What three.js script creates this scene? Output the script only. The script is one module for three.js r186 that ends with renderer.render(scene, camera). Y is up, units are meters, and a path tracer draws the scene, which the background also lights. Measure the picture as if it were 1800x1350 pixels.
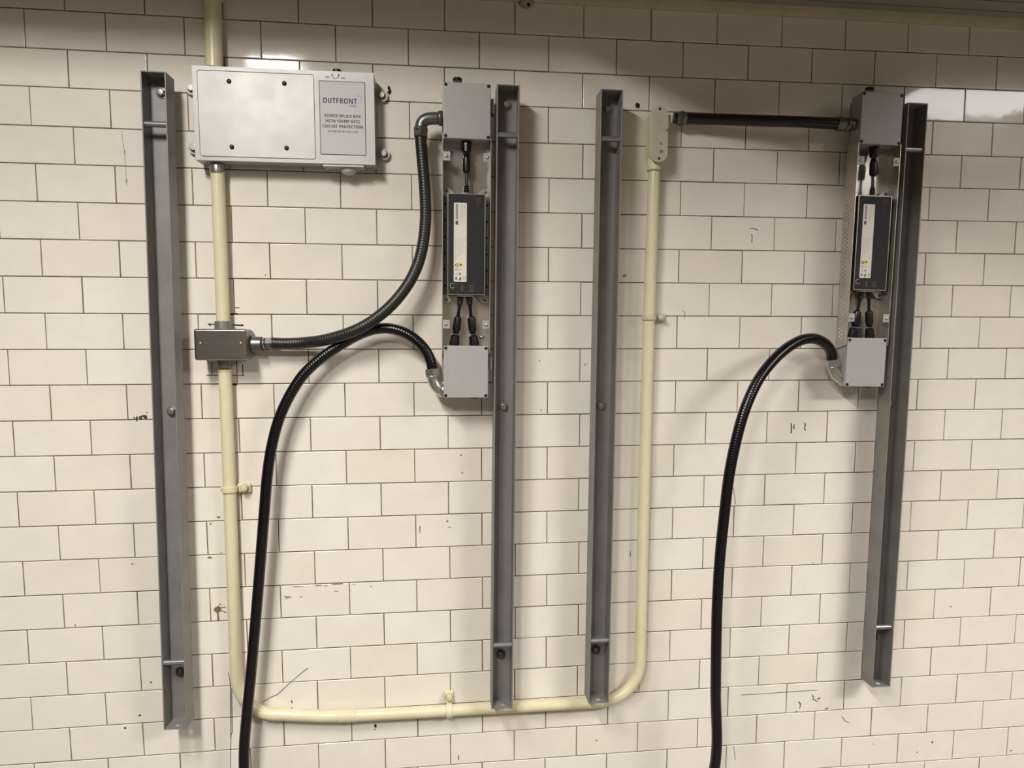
import * as THREE from 'three';
import { RoundedBoxGeometry } from 'three/addons/geometries/RoundedBoxGeometry.js';
import { mergeGeometries } from 'three/addons/utils/BufferGeometryUtils.js';
import { RectAreaLightUniformsLib } from 'three/addons/lights/RectAreaLightUniformsLib.js';

// ---------------------------------------------------------------- camera, exposure
// The tiled wall is the plane z = 0, the floor y = 0; the passage runs along x.
const scene = new THREE.Scene();
scene.background = new THREE.Color(0x000000);
const camera = new THREE.PerspectiveCamera(2 * Math.atan(675 / 1250) * 180 / Math.PI, 1800 / 1350, 0.05, 40);
camera.position.set(-0.2527, 1.6227, 1.6053);
camera.rotation.set(-0.09778, -0.11646, 0.00148, 'YXZ');
camera.setViewOffset(1800, 1350, -13.37, -25.77, 1800, 1350);
scene.add(camera);
const renderer = new THREE.WebGLRenderer({ antialias: true });
renderer.toneMapping = THREE.LinearToneMapping;
renderer.toneMappingExposure = 1.0;
renderer.shadowMap.enabled = true;
renderer.shadowMap.type = THREE.PCFSoftShadowMap;
RectAreaLightUniformsLib.init();
const LAMP_COLOR = new THREE.Color(1.0, 0.974, 0.945), LAMP_POWER = 122;
const LAMPS = [[-0.87, 0.16, 1, 1.08, 0.63, 'near the wall above the power splice box'], [-0.87, 0.16, 1.5, 1.95, 0.7, 'further out, in line with the splice box'], [1.95, 1.10, 0.042, 1.08, 0.63, 'wide, near the wall beyond the right-most mounting channel'], [1.95, 1.10, 0.36, 1.95, 0.7, 'wide, further out beyond the right-most channel']];   // x, width, power, near end, length
const LAMP_Y = 2.65;

// ---------------------------------------------------------------- helpers
let seed = 7;
const rnd = () => { seed = (seed * 1664525 + 1013904223) >>> 0; return seed / 4294967296; };
const V = (a) => new THREE.Vector3(a[0], a[1], a[2]);
const taken = {};
function numbered(name) {
  const n = taken[name] = (taken[name] ?? -1) + 1;
  return n ? `${name}_${String(n).padStart(3, '0')}` : name;
}
function thing(name, label, category, [x, y, z] = [0, 0, 0], group, tilt = 0) {
  const o = new THREE.Group();
  o.name = numbered(name); o.position.set(x, y, z); o.rotation.z = tilt;
  o.userData = { label, category };
  if (group) o.userData.group = group;
  scene.add(o);
  return o;
}
function copyOf(src, [x, y, z], tilt, label) {
  const o = src.clone();
  o.name = numbered(src.name.replace(/_\d{3}$/, ''));
  o.position.set(x, y, z); o.rotation.z = tilt;
  o.userData = { ...src.userData, label };
  scene.add(o);
  return o;
}
function shade(m) { m.castShadow = true; m.receiveShadow = true; return m; }
function part(name, geo, mat, parent, label) {
  const m = shade(new THREE.Mesh(Array.isArray(geo) ? join(geo) : geo, mat));
  m.name = name;
  if (label) m.userData.label = label;
  parent.add(m);
  return m;
}
function structure(name, geo, mat) {
  const m = shade(new THREE.Mesh(Array.isArray(geo) ? join(geo) : geo, mat));
  m.name = name; m.userData = { kind: 'structure' };
  scene.add(m);
  return m;
}
function join(list) {
  return mergeGeometries(list.map((g) => { g = g.index ? g.toNonIndexed() : g; for (const k of Object.keys(g.attributes)) if (!['position', 'normal', 'uv'].includes(k)) g.deleteAttribute(k); return g; }));
}
function metricUV(g) {                                    // uv in metres, picked by the way each face points
  g = g.index ? g.toNonIndexed() : g;
  const p = g.attributes.position, n = g.attributes.normal, uv = new Float32Array(p.count * 2);
  for (let i = 0; i < p.count; i++) {
    const ax = Math.abs(n.getX(i)), ay = Math.abs(n.getY(i)), az = Math.abs(n.getZ(i));
    const [a, b] = az >= ax && az >= ay ? [p.getX(i), p.getY(i)] : ax >= ay ? [p.getZ(i), p.getY(i)] : [p.getX(i), p.getZ(i)];
    uv[2 * i] = a; uv[2 * i + 1] = b;
  }
  g.setAttribute('uv', new THREE.BufferAttribute(uv, 2));
  return g;
}
const box = (x0, x1, y0, y1, z0, z1) => metricUV(new THREE.BoxGeometry(x1 - x0, y1 - y0, z1 - z0).translate((x0 + x1) / 2, (y0 + y1) / 2, (z0 + z1) / 2));
const rbox = (x0, x1, y0, y1, z0, z1, r = 0.002, s = 2) => metricUV(new RoundedBoxGeometry(x1 - x0, y1 - y0, z1 - z0, s, r).translate((x0 + x1) / 2, (y0 + y1) / 2, (z0 + z1) / 2));
function rod(a, b, r0, r1 = r0, seg = 20) {               // cylinder or cone from a to b
  const A = V(a), B = V(b), d = B.clone().sub(A), L = d.length();
  const g = new THREE.CylinderGeometry(r1, r0, L, seg);
  g.applyQuaternion(new THREE.Quaternion().setFromUnitVectors(new THREE.Vector3(0, 1, 0), d.normalize()));
  return g.translate((A.x + B.x) / 2, (A.y + B.y) / 2, (A.z + B.z) / 2);
}
function turned(a, b, profile, seg = 22) {                // lathe about the line a-b; profile = [[t 0..1, radius]...]
  const A = V(a), B = V(b), d = B.clone().sub(A), L = d.length();
  const g = new THREE.LatheGeometry(profile.map(([t, r]) => new THREE.Vector2(Math.max(r, 1e-5), t * L)), seg);
  g.applyQuaternion(new THREE.Quaternion().setFromUnitVectors(new THREE.Vector3(0, 1, 0), d.normalize()));
  return g.translate(A.x, A.y, A.z);
}
const hexNut = (a, b, r) => { const g = turned(a, b, [[0, 0], [0, r * 0.93], [0.1, r], [0.9, r], [1, r * 0.93], [1, 0]], 6); return creased(g); };
function creased(g) { g = g.toNonIndexed(); g.computeVertexNormals(); return g; }
const ball = (x, y, z, r, sy = 1, sz = 1) => new THREE.SphereGeometry(r, 16, 12).scale(1, sy, sz).translate(x, y, z);
function plate(shape, z0, z1, bevel = 0, seg = 10) {      // extruded outline, z0..z1
  const g = new THREE.ExtrudeGeometry(shape, bevel ? { depth: z1 - z0 - bevel * 2, bevelEnabled: true, bevelThickness: bevel, bevelSize: bevel, bevelOffset: -bevel, bevelSegments: 2, curveSegments: seg } : { depth: z1 - z0, bevelEnabled: false, curveSegments: seg });
  return metricUV(g.translate(0, 0, z0 + bevel));
}
function roundRect(x0, x1, y0, y1, r) {
  const s = new THREE.Shape();
  s.moveTo(x0 + r, y0); s.lineTo(x1 - r, y0); s.absarc(x1 - r, y0 + r, r, -Math.PI / 2, 0);
  s.lineTo(x1, y1 - r); s.absarc(x1 - r, y1 - r, r, 0, Math.PI / 2); s.lineTo(x0 + r, y1);
  s.absarc(x0 + r, y1 - r, r, Math.PI / 2, Math.PI); s.lineTo(x0, y0 + r); s.absarc(x0 + r, y0 + r, r, Math.PI, Math.PI * 1.5);
  return s;
}
function sweep(points, r, { seg = 16, step = 0.006, rib = 0, pitch = 0.006, tension = 0.5, caps = true } = {}) {   // pipe or ribbed hose along a smooth path
  const c = new THREE.CatmullRomCurve3(points.map(V), false, 'centripetal', tension);
  const L = c.getLength(), n = Math.ceil(L / step), fr = c.computeFrenetFrames(n, false), pos = [], nor = [], uv = [], idx = [];
  let up = new THREE.Vector3(0, 0, 1);
  for (let i = 0; i <= n; i++) {
    const p = c.getPointAt(i / n), t = c.getTangentAt(i / n);
    const nn = up.clone().addScaledVector(t, -up.dot(t)).normalize(), bb = t.clone().cross(nn);
    up = nn.clone();
    const s = i / n * L, rr = r * (1 + rib * Math.cos(2 * Math.PI * s / pitch)), dr = -r * rib * Math.sin(2 * Math.PI * s / pitch) * 2 * Math.PI / pitch;
    for (let k = 0; k <= seg; k++) {
      const a = k / seg * Math.PI * 2, q = nn.clone().multiplyScalar(Math.cos(a)).addScaledVector(bb, Math.sin(a));
      pos.push(p.x + q.x * rr, p.y + q.y * rr, p.z + q.z * rr);
      q.addScaledVector(t, -dr).normalize();
      nor.push(q.x, q.y, q.z); uv.push(k / seg * 2 * Math.PI * r, s);
    }
  }
  for (let i = 0; i < n; i++) for (let k = 0; k < seg; k++) { const a = i * (seg + 1) + k, b = a + seg + 1; idx.push(a, a + 1, b, b, a + 1, b + 1); }
  if (caps) for (const [i, s] of [[0, -1], [n, 1]]) {
    const t = c.getTangentAt(i / n).multiplyScalar(s), p = c.getPointAt(i / n), o = pos.length / 3;
    pos.push(p.x, p.y, p.z); nor.push(t.x, t.y, t.z); uv.push(0, 0);
    for (let k = 0; k <= seg; k++) { const j = (i * (seg + 1) + k) * 3; pos.push(pos[j], pos[j + 1], pos[j + 2]); nor.push(t.x, t.y, t.z); uv.push(0, 0); }
    for (let k = 0; k < seg; k++) s < 0 ? idx.push(o, o + 2 + k, o + 1 + k) : idx.push(o, o + 1 + k, o + 2 + k);
  }
  const g = new THREE.BufferGeometry();
  g.setAttribute('position', new THREE.Float32BufferAttribute(pos, 3)); g.setAttribute('normal', new THREE.Float32BufferAttribute(nor, 3)); g.setAttribute('uv', new THREE.Float32BufferAttribute(uv, 2));
  g.setIndex(idx);
  return g;
}
// ---------------------------------------------------------------- procedural textures and materials
const hash = (x, y, s) => { let h = (x * 374761393 + y * 668265263 + s * 974711) | 0; h = Math.imul(h ^ (h >>> 13), 1274126177); return ((h ^ (h >>> 16)) >>> 0) / 4294967296; };
function vnoise(x, y, period, s) {
  const xi = Math.floor(x), yi = Math.floor(y), fx = x - xi, fy = y - yi, w = (t) => t * t * (3 - 2 * t), m = (v) => ((v % period) + period) % period;
  const a = hash(m(xi), m(yi), s), b = hash(m(xi + 1), m(yi), s), c = hash(m(xi), m(yi + 1), s), d = hash(m(xi + 1), m(yi + 1), s);
  return (a + (b - a) * w(fx)) * (1 - w(fy)) + (c + (d - c) * w(fx)) * w(fy);
}
function texture(size, metres, fn, srgb = true) {         // fn(u, v) in 0..1 -> [r, g, b] 0..255, tiles seamlessly
  const d = new Uint8Array(size * size * 4);
  for (let j = 0; j < size; j++) for (let i = 0; i < size; i++) { const c = fn(i / size, j / size); for (let k = 0; k < 3; k++) d[(j * size + i) * 4 + k] = Math.max(0, Math.min(255, c[k])); d[(j * size + i) * 4 + 3] = 255; }
  const t = new THREE.DataTexture(d, size, size);
  t.wrapS = t.wrapT = THREE.RepeatWrapping; t.magFilter = THREE.LinearFilter; t.minFilter = THREE.LinearMipmapLinearFilter; t.generateMipmaps = true;
  t.repeat.set(1 / metres, 1 / metres); if (srgb) t.colorSpace = THREE.SRGBColorSpace; t.needsUpdate = true;
  return t;
}
const layered = (u, v, f, s) => 0.5 * vnoise(u * f, v * f, f, s) + 0.3 * vnoise(u * f * 2, v * f * 2, f * 2, s + 1) + 0.2 * vnoise(u * f * 4, v * f * 4, f * 4, s + 2);
const tint = (r, g, b, amp, f, s) => (u, v) => { const n = 1 + amp * (layered(u, v, f, s) - 0.5) * 2; return [r * n, g * n, b * n]; };
const std = (o) => new THREE.MeshStandardMaterial(o);
const phys = (o) => new THREE.MeshPhysicalMaterial(o);
const glazeWave = texture(256, 0.3, (u, v) => { const n = 255 * layered(u, v, 10, 31); return [n, n, n]; }, false);
const glaze = [[230, 222, 210], [229, 220, 208], [231, 224, 212], [230, 223, 211], [228, 219, 206]].map(([r, g, b], i) =>
  std({ map: texture(128, 0.34, tint(r, g, b, 0.022, 6, 40 + i)), roughness: 0.07, bumpMap: glazeWave, bumpScale: 0.00012 }));
const M = {
  grout: std({ map: texture(256, 0.25, tint(116, 100, 84, 0.35, 12, 3)), roughness: 0.95 }),
  paintCream: std({ map: texture(256, 0.3, tint(217, 208, 173, 0.03, 10, 5)), roughness: 0.33, bumpMap: texture(256, 0.12, (u, v) => { const n = 255 * layered(u, v, 12, 6); return [n, n, n]; }, false), bumpScale: 0.0004 }),
  paintCreamWorn: std({ map: texture(256, 0.12, (u, v) => { const n = layered(u, v, 8, 12); return n > 0.74 ? [142, 132, 108] : [186 + 18 * n, 180 + 18 * n, 160 + 18 * n]; }), roughness: 0.4 }),
  steelGrey: std({ map: texture(256, 0.35, tint(131, 129, 124, 0.08, 8, 9)), metalness: 0.2, roughness: 0.42 }),
  steelRod: std({ color: 0x9a9c9a, metalness: 0.7, roughness: 0.32 }),
  zinc: std({ map: texture(128, 0.05, tint(194, 193, 186, 0.12, 8, 14)), metalness: 0.88, roughness: 0.26 }),
  zincDark: std({ map: texture(128, 0.05, tint(112, 114, 108, 0.15, 8, 15)), metalness: 0.75, roughness: 0.38 }),
  bolt: std({ map: texture(128, 0.04, tint(150, 145, 134, 0.15, 8, 16)), metalness: 0.75, roughness: 0.38 }),
  boltDark: std({ color: 0x5c554a, metalness: 0.8, roughness: 0.34 }),
  aluminium: std({ map: texture(512, 0.36, tint(170, 167, 163, 0.03, 7, 18)), metalness: 0.42, roughness: 0.53, roughnessMap: texture(256, 0.36, (u, v) => { const n = 225 + 30 * layered(u, v, 9, 19); return [n, n, n]; }, false) }),
  aluminiumPlate: std({ map: texture(512, 0.3, tint(172, 168, 163, 0.04, 8, 21)), metalness: 0.42, roughness: 0.52, roughnessMap: texture(256, 0.3, (u, v) => { const n = 225 + 30 * layered(u, v, 9, 22); return [n, n, n]; }, false) }),
  stainless: std({ map: texture(256, 0.1, (u, v) => { const n = 172 + 20 * (vnoise(u * 4, v * 128, 128, 24) - 0.5); return [n, n * 0.965, n * 0.915]; }), metalness: 1, roughness: 0.27 }),
  castGrey: std({ map: texture(256, 0.08, tint(128, 126, 120, 0.07, 12, 26)), metalness: 0.45, roughness: 0.42 }),
  polished: std({ map: texture(256, 0.2, tint(218, 212, 203, 0.03, 8, 27)), metalness: 0.78, roughness: 0.16 }),
  traySheet: std({ map: texture(256, 0.2, tint(190, 184, 172, 0.04, 8, 28)), metalness: 0.7, roughness: 0.3 }),
  boxGrey: std({ map: texture(256, 0.12, tint(168, 165, 160, 0.02, 20, 29)), metalness: 0.15, roughness: 0.5 }),
  black: std({ color: 0x0b0b0b, roughness: 0.36 }),
  blackGloss: std({ color: 0x0d0d0d, roughness: 0.24 }),
  screw: std({ color: 0x221f1c, metalness: 0.4, roughness: 0.45 }),
  hoseGrey: std({ color: 0x1e1f1b, roughness: 0.4 }),
  hoseBlack: std({ color: 0x060606, roughness: 0.27 }),
  driverBlack: std({ map: texture(128, 0.1, tint(28, 27, 26, 0.04, 10, 32)), roughness: 0.7, metalness: 0.1 }),
  driverRim: std({ color: 0xa9a69e, metalness: 0.8, roughness: 0.3 }),
  ink: std({ color: 0x17130f, roughness: 0.8 }),
  inkFaint: std({ color: 0x857a6c, roughness: 0.8 }),
  scuff: std({ color: 0x8d7f6c, roughness: 0.9 }),
  stain: std({ map: texture(64, 0.02, tint(122, 104, 66, 0.25, 8, 34)), roughness: 0.9 }),
  holeDark: std({ color: 0x1d1712, roughness: 1 }),
  lens: phys({ color: 0xd9d6d2, roughness: 0.35, transmission: 0.25, thickness: 0 }),
  soffit: std({ map: texture(256, 0.4, tint(150, 144, 132, 0.06, 8, 35)), roughness: 0.6 }),
  cove: std({ map: texture(256, 0.3, tint(186, 177, 148, 0.07, 8, 36)), roughness: 0.45 }),
  plaster: std({ map: texture(256, 1.5, tint(150, 143, 130, 0.04, 8, 37)), roughness: 0.9 }),
  floor: std({ map: texture(512, 1.2, tint(112, 104, 96, 0.12, 16, 38)), roughness: 0.7 }),
  farTile: std({ map: texture(256, 1.0, tint(150, 140, 126, 0.03, 8, 39)), roughness: 0.25 }),
  lampHousing: std({ color: 0xd8d4cc, roughness: 0.5 }),
  diffuser: std({ color: 0xf4f0e6, roughness: 0.5, emissive: LAMP_COLOR, emissiveIntensity: 4 }),
};
// part given in world metres, hung under an untilted thing (or a part of one)
function wpart(name, geo, mat, parent, label) {
  const g = Array.isArray(geo) ? join(geo) : geo.clone();
  const root = parent.isGroup ? parent : parent.parent;
  return part(name, g.translate(-root.position.x, -root.position.y, -root.position.z), mat, parent, label);
}

// ---------------------------------------------------------------- the room
const ROW = 0.07598, HALF = 0.0762, Y_MID = 1.35;
function laid(u, j) {                                     // joint crossing: half-tile column u, course joint j, as the wall was actually laid (out of true by a few mm)
  const x = (u - 14) * HALF, y = (12 - j) * ROW, a = Math.max(-1.15, Math.min(1.2, x)), b = Math.max(-0.9, Math.min(0.95, y));
  const t = [1, a, b, a * a, a * b, b * b, a * a * a, a * a * b, a * b * b, b * b * b];
  const cx = [0.133, -5.485, -0.386, 0.466, -0.196, -1.538, 5.251, 0.713, 4.184, 1.058], cy = [0.604, -0.204, -3.189, -0.591, -0.867, -1.721, -0.152, 3.719, 2.053, 3.561];
  let ex = 0, ey = 0; for (let i = 0; i < 10; i++) { ex += cx[i] * t[i]; ey += cy[i] * t[i]; }
  const jy = [-0.23, 0.05, 0.94, -0.15, 0.52, 0.23, -0.4, -0.52, -0.66, -0.54, 0.05, 0.43, 0.65, 0.34, 0.33, 0.15, -0.31, -0.19, -0.32, -0.46, 0.42, -0.22, 0.78, -0.76][j] ?? 0;
  return [x + ex / 1000, y + (ey + jy) / 1000 + Y_MID];
}
const ROW_X = [0.5, -0.87, -0.66, -0.81, 1.44, 1.14, 0.75, 0.73, -0.33, -0.13, -0.85, -0.27, -0.6, -0.64, -0.84, -0.32, 1.0, 0.31, 1.15, -0.11, 0.41, -0.39, -0.13, -0.73];
function tileShape(w, h) {                                // glazed tile with softly rounded front edges
  const rings = [[0, -0.005, 1, 0], [0, -0.0012, 1, 0.05], [0.0004, -0.00035, 0.7, 0.7], [0.0014, 0, 0.02, 1]], pos = [], nor = [], uv = [], idx = [];
  for (const [inset, z, nr, nz] of rings) for (const [sx, sy] of [[-1, -1], [1, -1], [1, 1], [-1, 1]]) {
    const X = sx * (w / 2 - inset), Yy = sy * (h / 2 - inset);
    pos.push(X, Yy, z, X, Yy, z);
    const l = Math.hypot(nr, nz);                         // one vertex for each of the two sides that meet in the corner
    nor.push(sx * nr / l, 0, nz / l, 0, sy * nr / l, nz / l); uv.push(X, Yy, X, Yy);
  }
  for (let k = 0; k < 3; k++) for (let c = 0; c < 4; c++) {
    const d = (c + 1) % 4, side = c % 2 ? 0 : 1, a = (k * 4 + c) * 2 + side, b = (k * 4 + d) * 2 + side;
    idx.push(a, b, b + 8, a, b + 8, a + 8);
  }
  const o = pos.length / 3;
  for (let c = 0; c < 4; c++) { const i = (12 + c) * 6; pos.push(pos[i], pos[i + 1], pos[i + 2]); nor.push(0, 0, 1); uv.push(pos[i], pos[i + 1]); }
  idx.push(o, o + 1, o + 2, o, o + 2, o + 3);
  const g = new THREE.BufferGeometry();
  g.setAttribute('position', new THREE.Float32BufferAttribute(pos, 3)); g.setAttribute('normal', new THREE.Float32BufferAttribute(nor, 3)); g.setAttribute('uv', new THREE.Float32BufferAttribute(uv, 2));
  g.setIndex(idx);
  return g;
}
const wallBack = structure('wall_back', box(-6, 6, 0, 2.95, -0.15, -0.0016), M.grout);
{
  const GAP = 0.0019, W = 2 * HALF - GAP, H = ROW - GAP, unit = Array.from({ length: 6 }, (_, i) => { const g = tileShape(W, H); const uv = g.attributes.uv; for (let k = 0; k < uv.count; k++) uv.setXY(k, uv.getX(k) + i * 0.117, uv.getY(k) + i * 0.071); return g; });
  const spots = [];
  for (let r = 0; r <= 29; r++) {
    const odd = r % 2 === 1;
    for (let u = -50; u <= 76; u += 2) {
      const a = odd ? u : u + 1, off = (ROW_X[r] ?? 0) / 1000;
      const [x0, y0] = laid(a, r), [x1, y1] = laid(a + 2, r), [x2, y2] = laid(a, r - 1), [x3, y3] = laid(a + 2, r - 1);
      const p = { r, x: (x0 + x1 + x2 + x3) / 4 + off, y: (y0 + y1 + y2 + y3) / 4, w: (x1 + x3 - x0 - x2) / 2, h: (y2 + y3 - y0 - y1) / 2, turn: Math.atan2(y1 + y3 - y0 - y2, x1 + x3 - x0 - x2) };
      p.near = Math.hypot(p.x - 0.02, (p.y - 1.42) * 1.25);
      p.show = p.y > 0.53 && p.y < 2.34 && p.x > -1.2 && p.x < 1.26;
      spots.push(p);
    }
  }
  const chosen = new Set(spots.filter((p) => p.show).sort((a, b) => a.near - b.near).slice(0, 300)), rest = [];
  for (const p of spots) {
    const g = unit[Math.floor(rnd() * 6)], sx = (p.w - GAP + (rnd() - 0.5) * 0.0005) / W, sy = (p.h - GAP + (rnd() - 0.5) * 0.0004) / H;
    const m = new THREE.Mesh(g, glaze[Math.floor(rnd() * 5)]);
    m.position.set(p.x + (rnd() - 0.5) * 0.0005, p.y + (rnd() - 0.5) * 0.0004, (rnd() - 0.5) * 0.0005);
    m.rotation.set((rnd() - 0.5) * 0.006, (rnd() - 0.5) * 0.004, p.turn + (rnd() - 0.5) * 0.002);
    m.scale.set(sx, sy, 1);
    if (chosen.has(p)) { m.name = 'tile'; shade(m); wallBack.add(m); } else { m.updateMatrix(); rest.push(g.clone().applyMatrix4(m.matrix)); }
  }
  const o = part('further_tiles', rest, glaze[0], wallBack);
  o.userData.kind = 'stuff';
}
structure('floor', box(-6, 6, -0.1, 0, -0.15, 5.35), M.floor);
structure('ceiling', box(-6, 6, 2.83, 2.95, -0.15, 5.35), M.plaster);
structure('wall_front', box(-6, 6, 0, 2.83, 5.2, 5.35), M.farTile);
structure('wall_left', box(-6.15, -6, -0.1, 2.95, -0.15, 5.35), M.farTile);
structure('wall_right', box(6, 6.15, -0.1, 2.95, -0.15, 5.35), M.farTile);
structure('baseboard_back', rbox(-6, 6, 0, 0.06, 0, 0.012, 0.003), M.castGrey);
// painted cove under the ceiling, then the dropped bulkhead of narrow boards that shades the top of the wall
const cove = structure('trim_1', (() => {
  const s = new THREE.Shape(); s.moveTo(0, 0); s.lineTo(0.006, 0.0);
  s.quadraticCurveTo(0.012, 0.006, 0.016, 0.022); s.lineTo(0.016, 0.064); s.lineTo(0, 0.064); s.lineTo(0, 0);
  return metricUV(new THREE.ExtrudeGeometry(s, { depth: 12, bevelEnabled: false, curveSegments: 8 }).rotateY(-Math.PI / 2).translate(6, 2.326, 0));
})(), M.cove);
const soffit = structure('trim_2', [box(-6, -0.19, 2.46, 2.83, 0.0, 0.45), box(-0.19, 1.20, 2.46, 2.83, 0.0, 1.5), box(1.20, 6, 2.46, 2.83, 0.0, 0.45)], M.soffit);
for (const [z0, z1] of [[0.014, 0.0395], [0.0445, 0.0860], [0.091, 0.132], [0.137, 0.177], [0.182, 0.222], [0.227, 0.45]]) part('board', rbox(-6, 6, 2.345, 2.461, z0, z1, 0.0015, 1), M.soffit, soffit);
part('board', rbox(-0.19, 1.20, 2.345, 2.461, 0.453, 1.5, 0.0015, 1), M.soffit, soffit);
structure('trim_3', rbox(-6, 6, 2.45, 2.83, 1.735, 1.85, 0.01), M.plaster);   // ceiling beam between the two rows of lamps
{
  // a dab of thick paint over an old anchor on the cove
  const g = new THREE.IcosahedronGeometry(1, 2), p = g.attributes.position;
  for (let i = 0; i < p.count; i++) { const k = 1 + 0.25 * (hash(i % 97, i % 31, 5) - 0.5); p.setXYZ(i, p.getX(i) * 0.016 * k, p.getY(i) * 0.012 * k, p.getZ(i) * 0.010); }
  part('paint_dab', g.translate(-0.052, 2.325, 0.004), M.cove, cove);
  part('anchor_hole', new THREE.CircleGeometry(0.004, 10).translate(-0.048, 2.317, 0.0135), M.holeDark, cove);
}

// marks drawn and scuffed on the tiles
function ribbon(pts, w) {
  const pos = [], idx = [], n = pts.length;
  pts.forEach(([x, y], i) => {
    const a = pts[Math.max(0, i - 1)], b = pts[Math.min(n - 1, i + 1)], L = Math.hypot(b[0] - a[0], b[1] - a[1]) || 1, k = w / 2 * (0.75 + 0.5 * hash(i, n, Math.round(x * 1000)));
    const nx = -(b[1] - a[1]) / L * k, ny = (b[0] - a[0]) / L * k;
    pos.push(x + nx, y + ny, 0.00075, x - nx, y - ny, 0.00075);
    if (i) idx.push(2 * i - 2, 2 * i - 1, 2 * i, 2 * i, 2 * i - 1, 2 * i + 1);
  });
  const g = new THREE.BufferGeometry();
  g.setAttribute('position', new THREE.Float32BufferAttribute(pos, 3)); g.setIndex(idx); g.computeVertexNormals();
  g.setAttribute('uv', new THREE.Float32BufferAttribute(new Float32Array(pos.length / 3 * 2), 2));
  return g;
}
function blot([x, y], rx, ry, s, turn = 0) {
  const sh = new THREE.Shape();
  for (let i = 0; i <= 14; i++) { const a = i / 14 * Math.PI * 2, k = 0.65 + 0.6 * hash(i % 14, s, 77), X = Math.cos(a) * rx * k, Y = Math.sin(a) * ry * k, px = x + X * Math.cos(turn) - Y * Math.sin(turn), py = y + X * Math.sin(turn) + Y * Math.cos(turn); i ? sh.lineTo(px, py) : sh.moveTo(px, py); }
  return new THREE.ShapeGeometry(sh, 1).translate(0, 0, 0.0007);
}
const mark = (w, ...lines) => part('pen_mark', lines.map((l) => ribbon(l, w)), M.ink, wallBack, 'dark pen strokes drawn on the tiles');
mark(0.0028, [[-0.74, 1.6323], [-0.7266, 1.6311]], [[-0.6889, 1.6306], [-0.6783, 1.63], [-0.6665, 1.6294]], [[-0.7383, 1.6323], [-0.7349, 1.628]], [[-0.6688, 1.6318], [-0.6677, 1.6282]]);
mark(0.0032, [[-0.6928, 1.6535], [-0.6774, 1.6545]], [[-0.6936, 1.5012], [-0.6841, 1.5014]]);
mark(0.0016, [[-0.6829, 1.6672], [-0.6734, 1.6672]], [[-0.7473, 1.5223], [-0.722, 1.5218]], [[-0.6929, 1.5216], [-0.6679, 1.5218]], [[-0.7347, 1.5509], [-0.7357, 1.5232]], [[-0.671, 1.5457], [-0.6713, 1.5197]]);
mark(0.0028, [[-0.9004, 1.4328], [-0.8986, 1.4291]], [[-0.8945, 1.434], [-0.8942, 1.4297], [-0.8954, 1.4278]], [[-0.8952, 1.426], [-0.8947, 1.4235]], [[-0.8893, 1.4345], [-0.8892, 1.4302], [-0.886, 1.4302], [-0.8858, 1.4357], [-0.8858, 1.4277]], [[-0.8828, 1.4363], [-0.8828, 1.4326]], [[-0.8793, 1.4375], [-0.8794, 1.4301]], [[-0.877, 1.4356], [-0.8747, 1.435], [-0.8768, 1.4294], [-0.8738, 1.43]], [[-0.8743, 1.4424], [-0.8725, 1.4411]]);
mark(0.0015, [[0.4723, 1.8549], [0.4812, 1.8552], [0.4903, 1.852]], [[0.4762, 1.8417], [0.4778, 1.834], [0.4769, 1.8223]]);
mark(0.0022, [[0.5909, 1.3984], [0.592, 1.3901], [0.5919, 1.3743]], [[0.5997, 1.3955], [0.5973, 1.39], [0.6001, 1.3845]], [[0.6252, 1.3993], [0.6275, 1.3924], [0.6249, 1.3869], [0.6281, 1.3799]]);
mark(0.0011, [[0.488, 0.7221], [0.5433, 0.7217], [0.6058, 0.7224], [0.6477, 0.7226], [0.6869, 0.7229]]);
mark(0.0020, [[0.6746, 0.7105], [0.6787, 0.7035], [0.6766, 0.7006], [0.6836, 0.6957], [0.6898, 0.6923]], [[0.688, 0.6984], [0.694, 0.7003], [0.6968, 0.7039]], [[0.6421, 0.6781], [0.6449, 0.6832], [0.6438, 0.6907], [0.6384, 0.6955]], [[0.632, 0.6683], [0.6364, 0.671]], [[0.7105, 0.67], [0.7149, 0.6735], [0.7195, 0.6725]]);
mark(0.0013, [[0.7572, 0.6482], [0.7654, 0.637], [0.7773, 0.6305]]);
mark(0.0013, [[-0.7264, 0.8493], [-0.7243, 0.8313], [-0.7236, 0.8155], [-0.7267, 0.6981], [-0.7304, 0.6205]], [[-0.7208, 0.8153], [-0.7235, 0.7069], [-0.728, 0.6959]]);
mark(0.0009, [[0.4723, 0.5914], [0.4759, 0.5732], [0.4787, 0.5535]]);
mark(0.0009, [[0.4513, 1.2449], [0.4548, 1.224], [0.4576, 1.2044]], [[0.3154, 1.6655], [0.3209, 1.6603], [0.3185, 1.6471]]);
part('hair_line', [ribbon([[-0.5515, 0.8498], [-0.5664, 0.8385], [-0.5877, 0.8211], [-0.6078, 0.8028], [-0.622, 0.79], [-0.636, 0.7854], [-0.6437, 0.7805], [-0.6539, 0.775]], 0.0020)], M.inkFaint, wallBack, 'thin grey smear running over two tiles');
part('stain', [blot([-0.7457, 0.9975], 0.0072, 0.0075, 3), ribbon([[-0.7447, 0.9909], [-0.7438, 0.9816], [-0.7436, 0.971]], 0.0042), ribbon([[-0.7401, 0.9986], [-0.7339, 1.0016], [-0.7266, 1.0019]], 0.0016), ribbon([[-0.739, 0.9959], [-0.7258, 0.9887]], 0.0014), blot([-0.7385, 1.009], 0.002, 0.0016, 8)], M.stain, wallBack, 'brown splash with a short drip');
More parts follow.
